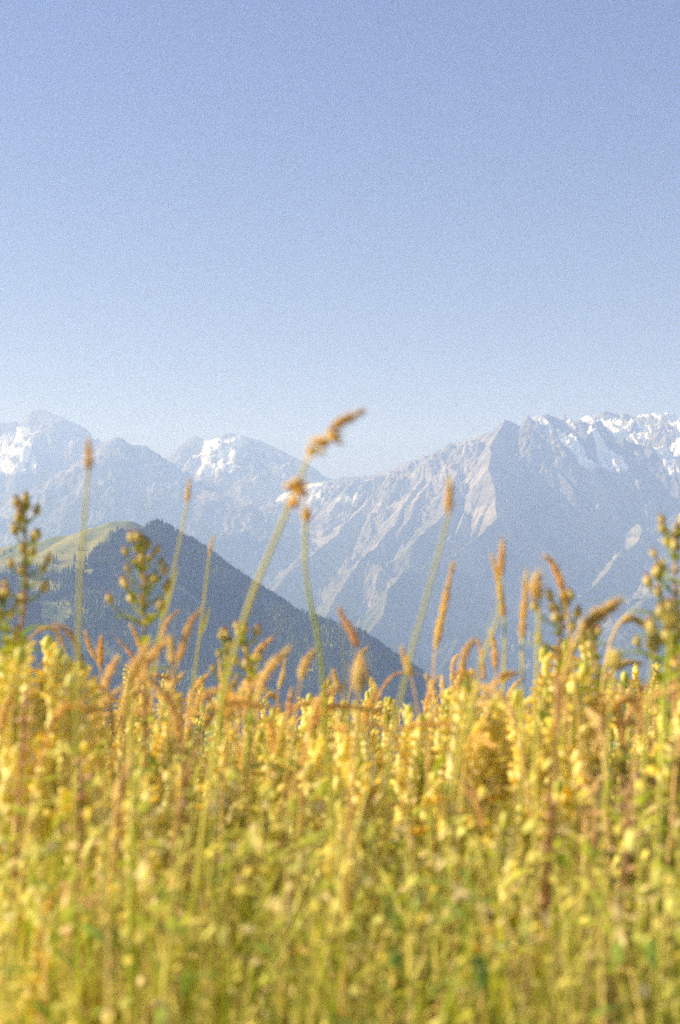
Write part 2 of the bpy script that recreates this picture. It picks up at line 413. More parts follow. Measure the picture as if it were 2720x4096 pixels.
wood['kind'] = 'stuff'; wood['label'] = 'dark conifer wood covering the shaded side of the hill'; wood['category'] = 'wood'

# ------------------------------------------------------------------ haze
hz = bpy.data.meshes.new('haze')
x0, x1, y0, y1, z0, z1 = -14500, 14500, -2500, 12700, -990, 1680
hv = [(x, y, z) for x in (x0, x1) for y in (y0, y1) for z in (z0, z1)]
hz.from_pydata(hv, [], [(0, 1, 3, 2), (4, 6, 7, 5), (0, 4, 5, 1), (2, 3, 7, 6), (0, 2, 6, 4), (1, 5, 7, 3)])
m, n, l = new_mat('haze_air')
pv = n.new('ShaderNodeVolumePrincipled')
pv.inputs['Color'].default_value = (0.26, 0.375, 0.70, 1)
pv.inputs['Absorption Color'].default_value = (1, 1, 1, 1)
pv.inputs['Density'].default_value = 1.85e-4
pv.inputs['Anisotropy'].default_value = 0.1
o_ = n.new('ShaderNodeOutputMaterial'); l.new(pv.outputs[0], o_.inputs['Volume'])
hz.materials.append(m)
ho = bpy.data.objects.new('haze', hz); col.objects.link(ho); ho['kind'] = 'stuff'; ho['label'] = 'blue summer haze filling the valley air'
#PLANTS
# ================================================================== meadow plants
random.seed(11)
R = random.Random(7)
def plant_mat(name, c0, c1, scale=60.0, trans=0.30, gloss=0.25, stretch=(1, 1, 0.3), sat_jit=0.25):
    """two-tone vegetal surface that lets some light through and varies from plant to plant"""
    m, n, l = new_mat(name)
    tc = n.new('ShaderNodeTexCoord'); mp = n.new('ShaderNodeMapping'); mp.inputs['Scale'].default_value = stretch
    l.new(tc.outputs['Object'], mp.inputs[0])
    no = n.new('ShaderNodeTexNoise'); no.inputs['Scale'].default_value = scale; no.inputs['Detail'].default_value = 3
    l.new(mp.outputs[0], no.inputs['Vector'])
    oi = n.new('ShaderNodeObjectInfo')
    ma = n.new('ShaderNodeMath'); ma.operation = 'MULTIPLY_ADD'; ma.inputs[1].default_value = 0.7; 
    l.new(oi.outputs['Random'], ma.inputs[0])
    mr = n.new('ShaderNodeMapRange'); mr.inputs[1].default_value = 0.3; mr.inputs[2].default_value = 0.7; mr.inputs[3].default_value = -0.35; mr.inputs[4].default_value = 0.65
    l.new(no.outputs[0], mr.inputs[0]); l.new(mr.outputs[0], ma.inputs[2])
    mx = n.new('ShaderNodeMix'); mx.data_type = 'RGBA'; mx.clamp_factor = True
    mx.inputs[6].default_value = (*c0, 1); mx.inputs[7].default_value = (*c1, 1)
    l.new(ma.outputs[0], mx.inputs[0])
    b = n.new('ShaderNodeBsdfPrincipled'); b.inputs['Roughness'].default_value = 0.55
    b.inputs['Specular IOR Level'].default_value = gloss
    l.new(mx.outputs[2], b.inputs['Base Color'])
    t = n.new('ShaderNodeBsdfTranslucent'); l.new(mx.outputs[2], t.inputs[0])
    x = n.new('ShaderNodeMixShader'); x.inputs[0].default_value = trans
    l.new(b.outputs[0], x.inputs[1]); l.new(t.outputs[0], x.inputs[2])
    o = n.new('ShaderNodeOutputMaterial'); l.new(x.outputs[0], o.inputs[0])
    return m
MT = {
    'stem_green': plant_mat('stem_green', (0.40, 0.50, 0.06), (0.66, 0.64, 0.10)),
    'stem_pale': plant_mat('stem_pale', (0.62, 0.60, 0.14), (0.80, 0.70, 0.18)),
    'stem_straw': plant_mat('stem_straw', (0.80, 0.54, 0.18), (0.90, 0.68, 0.30)),
    'stem_red': plant_mat('stem_red', (0.46, 0.24, 0.13), (0.64, 0.42, 0.22)),
    'leaf_green': plant_mat('leaf_green', (0.24, 0.38, 0.025), (0.60, 0.58, 0.05)),
    'leaf_dark': plant_mat('leaf_dark', (0.16, 0.29, 0.04), (0.38, 0.48, 0.08)),
    'calyx': plant_mat('calyx', (0.97, 0.83, 0.26), (0.98, 0.92, 0.50), trans=0.35),
    'petal': plant_mat('petal', (0.96, 0.72, 0.08), (0.97, 0.85, 0.24), trans=0.4),
    'petal_deep': plant_mat('petal_deep', (0.95, 0.64, 0.05), (0.96, 0.78, 0.12), trans=0.4),
    'seed_gold': plant_mat('seed_gold', (0.95, 0.64, 0.14), (0.97, 0.80, 0.32), scale=200, trans=0.45),
    'seed_straw': plant_mat('seed_straw', (0.97, 0.70, 0.28), (0.98, 0.84, 0.44), scale=200, trans=0.4),
    'seed_pink': plant_mat('seed_pink', (0.92, 0.62, 0.36), (0.96, 0.76, 0.50), scale=200, trans=0.4),
    'bud': plant_mat('bud', (0.62, 0.50, 0.15), (0.90, 0.76, 0.32), scale=300, trans=0.25),
    'bud_pale': plant_mat('bud_pale', (0.74, 0.62, 0.16), (0.96, 0.88, 0.42), scale=250, trans=0.4),
    'bud_tip': plant_mat('bud_tip', (0.42, 0.20, 0.12), (0.62, 0.34, 0.24), scale=300, trans=0.3),
}
class MB:
    def __init__(s): s.v = []; s.f = []
    def add(s, v, f):
        b = len(s.v); s.v += [tuple(p) for p in v]; s.f += [tuple(i + b for i in q) for q in f]
    def build(s, name, mat, parent=None, origin=(0, 0, 0), smooth=True):
        me = bpy.data.meshes.new(name)
        ox, oy, oz = origin
        me.from_pydata([(x - ox, y - oy, z - oz) for x, y, z in s.v], [], s.f)
        if smooth: me.polygons.foreach_set('use_smooth', [True] * len(me.polygons))
        me.materials.append(MT[mat] if isinstance(mat, str) else mat)
        o = bpy.data.objects.new(name, me); col.objects.link(o)
        if parent is not None: o.parent = parent
        return o
def frame_of(d):
    d = Vector(d).normalized()
    a = d.cross(Vector((0, 0, 1)))
    if a.length < 1e-4: a = Vector((1, 0, 0))
    a.normalize(); return d, a, d.cross(a)
def smooth_path(pts, n=14):
    """Catmull-Rom through the points"""
    P_ = [Vector(p) for p in pts]
    if len(P_) == 2: return [P_[0].lerp(P_[1], i / n) for i in range(n + 1)]
    P_ = [P_[0] * 2 - P_[1]] + P_ + [P_[-1] * 2 - P_[-2]]
    out = []
    seg = len(P_) - 3; per = max(2, n // seg)
    for i in range(1, len(P_) - 2):
        a, b, c, d = P_[i - 1:i + 3]
        for k in range(per):
            t = k / per
            out.append(0.5 * ((2 * b) + (c - a) * t + (2 * a - 5 * b + 4 * c - d) * t * t + (3 * b - a - 3 * c + d) * t ** 3))
    out.append(P_[-2]); return out
def tube(mb, path, r0, r1, sides=6):
    n = len(path); vs = []; fs = []
    for i, p in enumerate(path):
        t = path[min(i + 1, n - 1)] - path[max(i - 1, 0)]
        _, a, b = frame_of(t); r = r0 + (r1 - r0) * i / (n - 1)
        for k in range(sides):
            w = 2 * math.pi * k / sides
            vs.append(p + a * (r * math.cos(w)) + b * (r * math.sin(w)))
    for i in range(n - 1):
        for k in range(sides):
            q = (k + 1) % sides
            fs.append((i * sides + k, i * sides + q, (i + 1) * sides + q, (i + 1) * sides + k))
    vs.append(path[0]); vs.append(path[-1]); a0, a1 = len(vs) - 2, len(vs) - 1
    for k in range(sides):
        q = (k + 1) % sides
        fs.append((a0, q, k)); fs.append((a1, (n - 1) * sides + k, (n - 1) * sides + q))
    mb.add(vs, fs)
def spikelet(mb, p, d, L, w, sides=4, flat=0.7, mid=0.4):
    """pointed seed or bud; swollen low, closed at both ends"""
    d, a, b = frame_of(d); p = Vector(p)
    vs = [p]; fs = []
    for t, q in ((mid * .45, 0.8), (mid, 1.0), (0.78, 0.62)):
        for k in range(sides):
            h = 2 * math.pi * k / sides
            vs.append(p + d * (L * t) + a * (w * .5 * q * math.cos(h)) + b * (w * .5 * q * flat * math.sin(h)))
    vs.append(p + d * L)
    for k in range(sides):
        q = (k + 1) % sides
        fs.append((0, 1 + q, 1 + k))
        for r in (0, 1): fs.append((1 + r * sides + k, 1 + r * sides + q, 1 + (r + 1) * sides + q, 1 + (r + 1) * sides + k))
        fs.append((1 + 2 * sides + k, 1 + 2 * sides + q, len(vs) - 1))
    mb.add(vs, fs)
def blade(mb, path, w, fold=0.25, side=None, taper=0.75):
    """grass or leaf blade: folded ribbon narrowing to its tip, with a little thickness from the fold"""
    n = len(path); vs = []; fs = []
    for i, p in enumerate(path):
        t = path[min(i + 1, n - 1)] - path[max(i - 1, 0)]
        d, a, b = frame_of(t)
        if side is not None: a = (side - d * side.dot(d)).normalized(); b = d.cross(a)
        u = i / (n - 1)
        ww = w * .5 * (min(1, 0.35 + u * 3) * (1 - max(0, u - (1 - taper)) / taper) ** 0.7 + 0.02)
        vs += [p - a * ww + b * (ww * fold), p, p + a * ww + b * (ww * fold)]
    for i in range(n - 1):
        k = i * 3
        fs += [(k, k + 1, k + 4, k + 3), (k + 1, k + 2, k + 5, k + 4)]
    mb.add(vs, fs)
def leaf(mb, p, d, L, w, droop=0.3, teeth=0, up=Vector((0, 0, 1))):
    """lance shaped leaf bending down towards its tip; teeth gives a toothed or lobed edge"""
    d = Vector(d).normalized(); s = d.cross(up)
    if s.length < 1e-3: s = Vector((1, 0, 0))
    s.normalize(); p = Vector(p); n = 6 if not teeth else 2 * teeth
    vs = []; fs = []
    for i in range(n + 1):
        u = i / n
        ww = w * .5 * math.sin(math.pi * min(1, u * .92 + .08)) ** 0.8
        if teeth and i % 2: ww *= 0.5
        c = p + d * (L * u) - Vector((0, 0, 1)) * (droop * L * u * u)
        vs += [c - s * ww + Vector((0, 0, ww * .35)), c, c + s * ww + Vector((0, 0, ww * .35))]
    for i in range(n):
        k = i * 3
        fs += [(k, k + 1, k + 4, k + 3), (k + 1, k + 2, k + 5, k + 4)]
    mb.add(vs, fs)
def blob(mb, c, d, L, w, flat=1.0, rings=5, sides=8, jit=0.0):
    """rounded ellipsoid along d"""
    d, a, b = frame_of(d); c = Vector(c); vs = [c - d * (L * .5)]; fs = []
    for i in range(1, rings):
        ph = math.pi * i / rings
        for k in range(sides):
            h = 2 * math.pi * k / sides; q = 1 + R.uniform(-jit, jit)
            vs.append(c - d * (L * .5 * math.cos(ph)) + (a * math.cos(h) + b * flat * math.sin(h)) * (w * .5 * math.sin(ph) * q))
    vs.append(c + d * (L * .5))
    for k in range(sides):
        q = (k + 1) % sides
        fs.append((0, 1 + q, 1 + k)); fs.append((1 + (rings - 2) * sides + k, 1 + (rings - 2) * sides + q, len(vs) - 1))
        for r in range(rings - 2): fs.append((1 + r * sides + k, 1 + r * sides + q, 1 + (r + 1) * sides + q, 1 + (r + 1) * sides + k))
    mb.add(vs, fs)
def ground(x, y): return float(meadow_z(x, y))
def root_at(name, loc, label, cat, group=None):
    o = bpy.data.objects.new(name, None); o.empty_display_size = 0.03; col.objects.link(o)
    o.location = loc; o['label'] = label; o['category'] = cat
    if group: o['group'] = group
    return o
def copy_thing(o, loc, rz=0.0, tilt=(0, 0), sc=1.0, label=None):
    def cp(q, parent):
        c = q.copy(); col.objects.link(c)
        if parent is not None: c.parent = parent
        for ch in q.children: cp(ch, c)
        return c
    c = cp(o, None)
    c.location = loc; c.rotation_euler = (tilt[0], tilt[1], rz); c.scale = (sc, sc, sc)
    if label: c['label'] = label
    return c

# ---------------------------------------------------------------- grass stalks with seed heads
def seed_head(mb, path, wid, n, size, tilt=0.35, rough=0.0, gaps=0.0):
    """dense spike of pointed seeds round the path (path runs from base to tip)"""
    wid *= .55; size *= .62; n = int(n * 1.3); ph = R.uniform(0, 6)
    m = len(path) - 1; ga = 2.39996
    for i in range(n):
        u = (i + R.random() * .8) / n
        if gaps and math.sin(u * 23 + 1) < -1 + gaps * 2 * u: continue
        k = min(int(u * m), m - 1); p = path[k].lerp(path[k + 1], u * m - k)
        d, a, b = frame_of(path[k + 1] - path[k])
        prof = wid * (min(1, 0.35 + u * 4) * min(1, 0.12 + (1 - u) * 1.9)) * (1 + .45 * math.sin(u * 13 + ph) * math.sin(u * 31 + ph * 2))
        h = i * ga
        o = a * math.cos(h) + b * math.sin(h)
        s = size * R.uniform(0.6, 1.3) * (1.05 - .35 * u)
        spikelet(mb, p + o * prof * .18, d * 1.0 + o * (tilt + rough * R.uniform(0, 1)), s, s * 0.42)
        spikelet(mb, p + o * prof * .36, d * 1.2 + o * tilt, s * .8, s * .36)
        if i % 2: spikelet(mb, p + o * prof * .3, d * 1.3 + o * (tilt + .5 * R.random()), s * R.uniform(1.6, 2.6), s * .10, 3)
def extend_to_ground(pts, lean=None):
    """continue the stalk from its last point down to the soil, straightening as it goes"""
    a, b = Vector(pts[-2]), Vector(pts[-1])
    d = (b - a).normalized()
    if d.z > -0.3: d = Vector((d.x, d.y, -0.8)).normalized()
    p = b.copy(); out = []
    while p.z > ground(p.x, p.y) + 0.0 and len(out) < 14:
        d = (d * 0.8 + Vector((0, 0, -1)) * 0.2).normalized()
        p = p + d * 0.07; out.append(tuple(p))
    q = Vector(out[-1]) if out else b
    g = ground(q.x, q.y)
    out[-1] = (q.x, q.y, g)
    return list(pts) + out
def stalk(label, pts, Y, hf, wid=0.008, rs=0.0011, head='seed_gold', stem='stem_pale', n=90, size=0.005, tilt=.35, leaves=(), rough=0.0, gaps=0.0, name='grass_stalk', dY=0.0, group=None):
    """pts: tip downwards; hf: how many of the points carry the seed head; leaves: blades drawn base to tip"""
    world_pts = [at(px, py, Y + dY * i / max(1, len(pts) - 1)) for i, (px, py) in enumerate(pts)]
    full = extend_to_ground(world_pts)
    base = full[-1]
    r = root_at(name, base, label, 'grass', group)
    sm = MB(); path = smooth_path(full[::-1], 40); tube(sm, path, rs * 1.25, rs * (.6 if hf else .12), 6)
    sm.build('stem', stem, r, base)
    if hf:
        hm = MB(); hp = smooth_path(world_pts[:hf][::-1], 18)
        seed_head(hm, hp, wid, n, size, tilt, rough, gaps)
        hm.build('seed_head', head, r, base)
    for lf in leaves:
        lm = MB(); lp = smooth_path([at(px, py, Y + 0.01 * i) for i, (px, py) in enumerate(lf)], 10)
        blade(lm, lp, 0.0055, side=Vector((1, 0.3, 0)))
        lm.build('leaf', stem, r, base)
    return r
K = 680 / 1568.0
def D_(*l): return [(a * K, b * K) for a, b in l]
stalk('tall stalk with a slim gold head standing against the leftmost snowy mountain', D_((203, 1018), (205, 1050), (203, 1092), (190, 1250), (184, 1350), (180, 1500)), 0.95, 3, .008, .0014, n=80, size=.0055)
stalk('leaning green stalk with a small gold head and one pale leaf over the wooded hill', D_((436, 1106), (434, 1135), (431, 1162), (410, 1270), (378, 1410), (350, 1550)), 1.35, 3, .007, .0013, n=60, size=.005, leaves=[D_((372, 1432), (390, 1370), (412, 1303))])
stalk('thin green stalk whose small head stands just clear of the wooded skyline', D_((493, 1234), (488, 1255), (483, 1282), (470, 1390), (460, 1470), (443, 1600)), 1.5, 3, .007, .0014, n=34, size=.006, gaps=.6, leaves=[D_((460, 1465), (472, 1435), (486, 1395))])
stalk('faint tall stalk with an upright gold head before the right mountain', D_((1037, 1104), (1036, 1145), (1033, 1192), (1010, 1280), (975, 1410), (950, 1500)), 0.92, 3, .008, .0013, n=80, size=.0055)
stalk('rough orange seed spike rising before the pale rock toe of the mountain', D_((1046, 1298), (1030, 1370), (1015, 1440), (1003, 1500), (996, 1600)), 1.35, 4, .011, .0012, n=150, size=.0075, rough=.5, head='seed_gold', stem='stem_straw')
stalk('dark gold seed spike crossing a pale one before the shaded face', D_((1159, 1243), (1157, 1285), (1154, 1335), (1150, 1420), (1120, 1500), (1100, 1570)), 1.05, 3, .008, .0014, n=80, size=.0055)
stalk('pale straw spike with a knee, leaning across a darker one', D_((1133, 1280), (1147, 1330), (1156, 1380), (1163, 1425), (1164, 1500), (1160, 1580)), 1.3, 4, .011, .0016, n=120, size=.006, head='seed_straw')
stalk('long upright orange spike left of the fat pale bud', D_((1213, 1316), (1211, 1370), (1207, 1420), (1203, 1478), (1205, 1560), (1204, 1640)), 1.2, 4, .010, .0016, n=140, size=.006, head='seed_gold')
stalk('short fat pale head on a thin grey green stalk', D_((1240, 1326), (1236, 1350), (1238, 1368), (1242, 1388), (1242, 1450), (1240, 1540)), 0.95, 4, .015, .0016, n=80, size=.008, head='seed_straw')
stalk('golden spike bowing to the left over a thistle top', D_((1258, 1284), (1275, 1300), (1293, 1345), (1304, 1390), (1310, 1430), (1318, 1500)), 1.15, 4, .010, .0013, n=130, size=.006, head='seed_gold', stem='stem_straw')
stalk('thick furry golden head leaning far to the right', D_((1428, 1386), (1400, 1405), (1365, 1430), (1338, 1455), (1320, 1490), (1300, 1560), (1292, 1620)), 0.95, 4, .018, .0020, n=200, size=.007, head='seed_gold', stem='stem_straw')
stalk('pale drooping head arching over to the right edge of the gap', D_((1506, 1475), (1490, 1445), (1455, 1425), (1428, 1438), (1405, 1490), (1392, 1560), (1385, 1640)), 1.3, 4, .012, .0016, n=110, size=.0065, head='seed_straw', stem='stem_straw')
# small straw heads along the top edge of the meadow
TOPS = [
    ((411, 1409), (392, 1425), (378, 1450), (368, 1500), (357, 1560)), ((461, 1406), (440, 1435), (424, 1480), (410, 1530), (398, 1600)), ((392, 1468), (395, 1500), (398, 1540), (399, 1600)),
    ((657, 1521), (652, 1560), (643, 1590), (636, 1640)), ((726, 1499), (705, 1530), (693, 1570), (686, 1620)), ((780, 1402), (795, 1430), (812, 1462), (826, 1495), (850, 1560)),
    ((848, 1494), (832, 1510), (818, 1545), (808, 1590)), ((768, 1545), (776, 1570), (788, 1600), (800, 1660)), ((927, 1495), (938, 1530), (948, 1560), (960, 1620)),
    ((963, 1555), (920, 1552), (890, 1575), (868, 1620), (850, 1680)), ((1096, 1475), (1075, 1500), (1062, 1550), (1052, 1600)), ((1102, 1478), (1112, 1520), (1116, 1570), (1118, 1640)),
    ((1133, 1455), (1140, 1500), (1143, 1545), (1135, 1600)), ((1190, 1552), (1165, 1556), (1148, 1568), (1130, 1620)), ((1045, 1590), (1065, 1560), (1070, 1530), (1080, 1600)) ,
    ((233, 1468), (232, 1500), (231, 1540), (240, 1610)), ((120, 1442), (150, 1450), (172, 1480), (190, 1530), (205, 1600)), ((60, 1480), (95, 1450), (128, 1455), (150, 1500), (165, 1580)),
    ((268, 1472), (300, 1505), (322, 1540), (340, 1600)), ((300, 1440), (320, 1480), (338, 1530), (350, 1600)), ((196, 1455), (206, 1490), (225, 1525), (240, 1580)),
    ((1480, 1530), (1450, 1528), (1420, 1545), (1398, 1590)), ((1466, 1615), (1450, 1650), (1435, 1690), (1425, 1760)), ((1560, 1500), (1545, 1540), (1530, 1600), (1520, 1680)),
    ((30, 1600), (10, 1640), (0, 1700), (-10, 1780)), ((545, 1560), (530, 1600), (520, 1660), (515, 1720)), ((590, 1560), (575, 1600), (565, 1650), (560, 1720)),
    ((352, 1606), (385, 1598), (420, 1612), (440, 1660)), ((455, 1600), (480, 1610), (495, 1640), (500, 1700)), ((505, 1520), (510, 1560), (512, 1600), (514, 1660)), ((760, 1560), (745, 1600), (735, 1660), (730, 1720)),
    ((1010, 1560), (990, 1600), (980, 1650), (975, 1720)), ((870, 1590), (850, 1630), (838, 1680), (832, 1740)), ((1235, 1650), (1240, 1700), (1244, 1760), (1244, 1820)),
    ((672, 1590), (668, 1620), (664, 1660), (660, 1720)), ((610, 1610), (625, 1600), (640, 1615), (650, 1660)), ((95, 1560), (110, 1600), (118, 1650), (120, 1720)), ((250, 1600), (258, 1650), (262, 1700), (262, 1760)),
]

TOPS.sort(key=lambda t: t[0][0])
ORD = 'first second third fourth fifth sixth seventh eighth ninth tenth eleventh twelfth thirteenth fourteenth fifteenth sixteenth seventeenth eighteenth nineteenth twentieth'.split()
for i, tp in enumerate(TOPS):
    Yd = 1.15 + (i * 37 % 10) * 0.09
    bent = abs(tp[0][0] - tp[1][0]) > 14

    hd = ['seed_straw', 'seed_gold', 'seed_straw', 'seed_pink'][i % 4]
    n_ = len(TOPS) - 1 - i
    stalk(['upright', 'bowed'][bent] + ' short grass head on the meadow top, ' + (ORD[i] + ' from the left' if i < 19 else ORD[n_] + ' from the right'), D_(*tp), Yd, len(tp) - 1, .0085 + .002 * (i % 3), .0011, head=hd, stem='stem_straw', n=90, size=.006, tilt=.4,
          rough=.3, group='straw grass heads along the meadow top')
# the big cocksfoot stalk, its spikelet clusters hanging on thin branches
def cocksfoot():
    Y = 0.85
    ax = D_((835, 950), (795, 970), (765, 995), (738, 1025), (715, 1045), (690, 1110), (665, 1170), (628, 1260), (590, 1350), (560, 1440), (525, 1560), (510, 1640))
    wp = [at(px, py, Y + 0.004 * i) for i, (px, py) in enumerate(ax)]
    full = extend_to_ground(wp); base = full[-1]
    r = root_at('grass_stalk', base, 'big leaning grass stalk whose clustered golden spikelets reach up into the sky', 'grass')
    m = MB(); path = smooth_path(full[::-1], 60); tube(m, path, .0027, .0006, 8); m.build('stem', 'stem_pale', r, base)
    def cluster(c, rad_, n, d):
        m = MB(); c = Vector(c)
        for i in range(n):
            v = Vector((R.gauss(0, 1), R.gauss(0, 1), R.gauss(0, 1))).normalized()
            spikelet(m, c + v * rad_ * .35 * R.random(), v * .8 + Vector(d) * 1.0, rad_ * R.uniform(.9, 1.4), rad_ * .5)
        m.build('seed_cluster', 'seed_gold', r, base)
    m = MB(); hp = [Vector(at(*q, Y)) for q in D_((757, 992), (785, 975), (810, 962), (836, 949))]
    seed_head(m, smooth_path(hp, 12), .009, 60, .0065, .4); m.build('seed_head', 'seed_gold', r, base)
    for (px, py, rr, k) in ((767, 1015, .0055, 24), (738, 1027, .0055, 24), (714, 1046, .0045, 18), (687, 1132, .0065, 32), (677, 1168, .0045, 20)):
        c = at(px * K, py * K, Y); cluster(c, rr, k, (0.2, 0, .6))
        m = MB(); q = min(path, key=lambda s: (s - Vector(c)).length)
        tube(m, smooth_path([q - Vector((0.002, 0, .006)), (q + Vector(c)) / 2, c], 5), .0005, .0003, 4); m.build('branch', 'stem_pale', r, base)
    return r
cocksfoot()
stalk('green leaning stalk carrying a single small gold seed cluster', D_((706, 1176), (706, 1190), (705, 1202), (703, 1290), (712, 1370), (728, 1440), (740, 1520), (746, 1600)), 1.0, 3, .010, .0016, n=34, size=.007, stem='stem_green', dY=0.03)
stalk('bare green grass stem standing before the wooded slope', D_((784, 1440), (790, 1500), (796, 1570), (800, 1640)), 1.35, 0, rs=.0016, stem='stem_green')
stalk('very near blurred straw stem in the middle of the meadow top', D_((832, 1530), (826, 1600), (818, 1700), (812, 1800)), 0.85, 2, .015, .0015, n=90, size=.009, head='seed_straw', stem='stem_straw')
stalk('thick near green stem left of the middle', D_((296, 1545), (300, 1650), (307, 1750), (306, 1850)), 0.85, 0, rs=.0040, stem='stem_green')
stalk('broad near green blade slanting through the flowers left of the middle', D_((455, 1860), (435, 1930), (412, 2020), (400, 2110)), 0.80, 0, rs=.0040, stem='stem_pale')
stalk('thin grey green stalk fading before the right mountain', D_((1148, 1380), (1130, 1440), (1112, 1500), (1100, 1570)), 0.95, 0, rs=.0012, stem='stem_pale')

# ---------------------------------------------------------------- thistles
def thistle(label, pts, Y, buds=12, width=0.035, red=True, hz=1.0, leafy=True, seed=1, blen=0.0088):
    rr = random.Random(seed)
    wp = [at(px, py, Y) for px, py in pts]
    full = extend_to_ground(wp); base = full[-1]
    r = root_at('thistle', base, label, 'thistle')
    m = MB(); path = smooth_path(full[::-1], 40); tube(m, path, .0028, .0014, 7); m.build('stem', 'stem_red' if red else 'stem_green', r, base)
    vis = [p for p in path if p.z >= wp[-1][2] - 0.02]
    top = path[-1]; Lt = (Vector(wp[0]) - Vector(wp[-1])).length * 0.62
    buds = int(buds * 1.15); width *= .85
    for i in range(buds):
        u = 0 if i < 4 else (i - 3) / (buds - 3)
        s = Lt * u
        q = min(path, key=lambda p: abs((top - p).length - s))
        h = i * 2.4 + rr.random()
        out = Vector((math.cos(h), 0.6 * math.sin(h), 0))
        reach = width * (0.35 + 0.75 * u) * rr.uniform(.6, 1.15) if i else 0
        tip = q + out * reach + Vector((0, 0, rr.uniform(0.001, 0.008) + reach * .45))
        bm_ = MB(); tube(bm_, smooth_path([q, q.lerp(tip, .5) + out * reach * .18, tip], 6), .0011, .0009, 5)
        d = (tip - q).normalized() * .5 + Vector((0, 0, 1)) if i else Vector((0, 0, 1))
        d.normalize(); L = blen * rr.uniform(.75, 1.2)
        for t in range(2):
            hh = rr.uniform(0, 6.28); leaf(bm_, q.lerp(tip, .3 + .3 * t), Vector((math.cos(hh), .6 * math.sin(hh), .7)), rr.uniform(.005, .010), .0025, .2, 3)
        b0 = bm_.build('branch', 'leaf_green', r, base)
        bd = MB(); blob(bd, tip + d * L * .4, d, L, L * .78, 1, 6, 8, .06)
        for t in range(22):
            hh = t * 2.4; uu = t / 22; _, a, b = frame_of(d); o = a * math.cos(hh) + b * math.sin(hh)
            spikelet(bd, tip + d * L * uu * .75 + o * L * .30 * math.sin(math.pi * (uu * .8 + .15)), d * 1.2 + o, L * .32, L * .16)
        bo = bd.build('bud', 'bud', r, base)
        tp = MB()
        for t in range(9):
            hh = t * 2.4; _, a, b = frame_of(d); o = a * math.cos(hh) + b * math.sin(hh)
            spikelet(tp, tip + d * L * .78 + o * L * .1, d + o * .25, L * .42, L * .16)
        tp.build('bud_tip', 'bud_tip', bo)
        tp_o = bo.children[0]; tp_o.data.transform(Matrix.Translation(-Vector(base)))
    if leafy:
        lm = MB(); n = 0
        for p in path[6::2]:
            for k in range(2):
                h = n * 2.4 + rr.random(); n += 1
                leaf(lm, p, Vector((math.cos(h), .7 * math.sin(h), .75)), rr.uniform(.03, .05) * hz * (0.33 if p.z > vis[0].z + .05 else 1), .013 * hz, .45, 5)
        lm.build('leaves', 'leaf_green', r, base)
    return r
thistle('reddish stemmed thistle with brown buds, tallest at the left edge', D_((57, 1185), (60, 1260), (62, 1330), (52, 1420), (40, 1500), (36, 1580)), 1.25, 18, .024, seed=3)
thistle('bushy thistle with clustered brown buds before the wooded hill', D_((330, 1275), (332, 1340), (334, 1400), (333, 1470), (334, 1560)), 1.3, 20, .030, seed=5)
thistle('small toothed thistle top right of the big leaning stalk', D_((562, 1470), (578, 1530), (582, 1600), (575, 1680)), 1.4, 12, .026, seed=8, red=False)
thistle('narrow budding thistle just left of the big leaning stalk foot', D_((520, 1478), (517, 1540), (515, 1620), (512, 1700)), 1.45, 10, .014, seed=9, red=False)
thistle('thistle with two brown buds under the bowing golden spike', D_((1300, 1410), (1292, 1470), (1288, 1530), (1285, 1620)), 1.2, 10, .036, seed=12)
thistle('slender thistle with pinkish buds at the right edge', D_((1562, 1245), (1556, 1320), (1560, 1400), (1562, 1480), (1560, 1580)), 1.15, 16, .036, seed=15)
thistle('single headed brown budded thistle near the right edge', D_((1520, 1345), (1528, 1400), (1538, 1460), (1545, 1540)), 1.2, 4, .012, seed=17)
thistle('leafy thistle low at the right edge beside the blue gap', D_((1545, 1440), (1540, 1490), (1530, 1560), (1528, 1640)), 1.1, 10, .03, seed=19, red=False, blen=.010)
thistle('leafy low thistle at the left edge beneath the tallest one', D_((8, 1400), (12, 1460), (15, 1540), (18, 1620)), 1.2, 12, .024, seed=23, red=False)
thistle('small thistle top between the furry head and the drooping head', D_((1372, 1480), (1376, 1520), (1378, 1580), (1375, 1650)), 1.35, 6, .02, seed=29)
for i, (p, Yd) in enumerate([(D_((1430, 1385 + 45), (1430, 1386 + 60)), 1.0)][:0]): pass
def round_buds(label, px, py, Y, w, seed):
    c = Vector(at(px * K, py * K, Y)); pts = [(px * K, py * K), (px * K - 3, py * K + 30), (px * K - 6, py * K + 70)]
    wp = [at(*p, Y) for p in pts]; full = extend_to_ground(wp); base = full[-1]
    r = root_at('wild_flower', base, label, 'plant')
    m = MB(); tube(m, smooth_path(full[::-1], 30), .0016, .0009, 6); m.build('stem', 'stem_pale', r, base)
    m = MB(); ax_ = Vector((R.uniform(-.4, .4), 0, 1)).normalized(); _, a_, b_ = frame_of(ax_)
    for k in range(90):
        u = k / 89 * 2 - 1; h = k * 2.4; o_ = (a_ * math.cos(h) + b_ * math.sin(h)) * math.sqrt(max(0, 1 - u * u))
        spikelet(m, c + ax_ * (u * w * .5) + o_ * w * .22, o_ + ax_ * (.9 + u * .4), w * R.uniform(.25, .5), w * .14)
    m.build('seed_head', 'bud_pale', r, base)
round_buds('round pale bristly seed head at the end of the drooping head', 1508, 1488, .95, .012, 1)
round_buds('oval pale bristly seed head left of the drooping head', 1418, 1526, .92, .011, 2)
round_buds('large yellow green bristly head at the right edge', 1550, 1432, .90, .0125, 3)

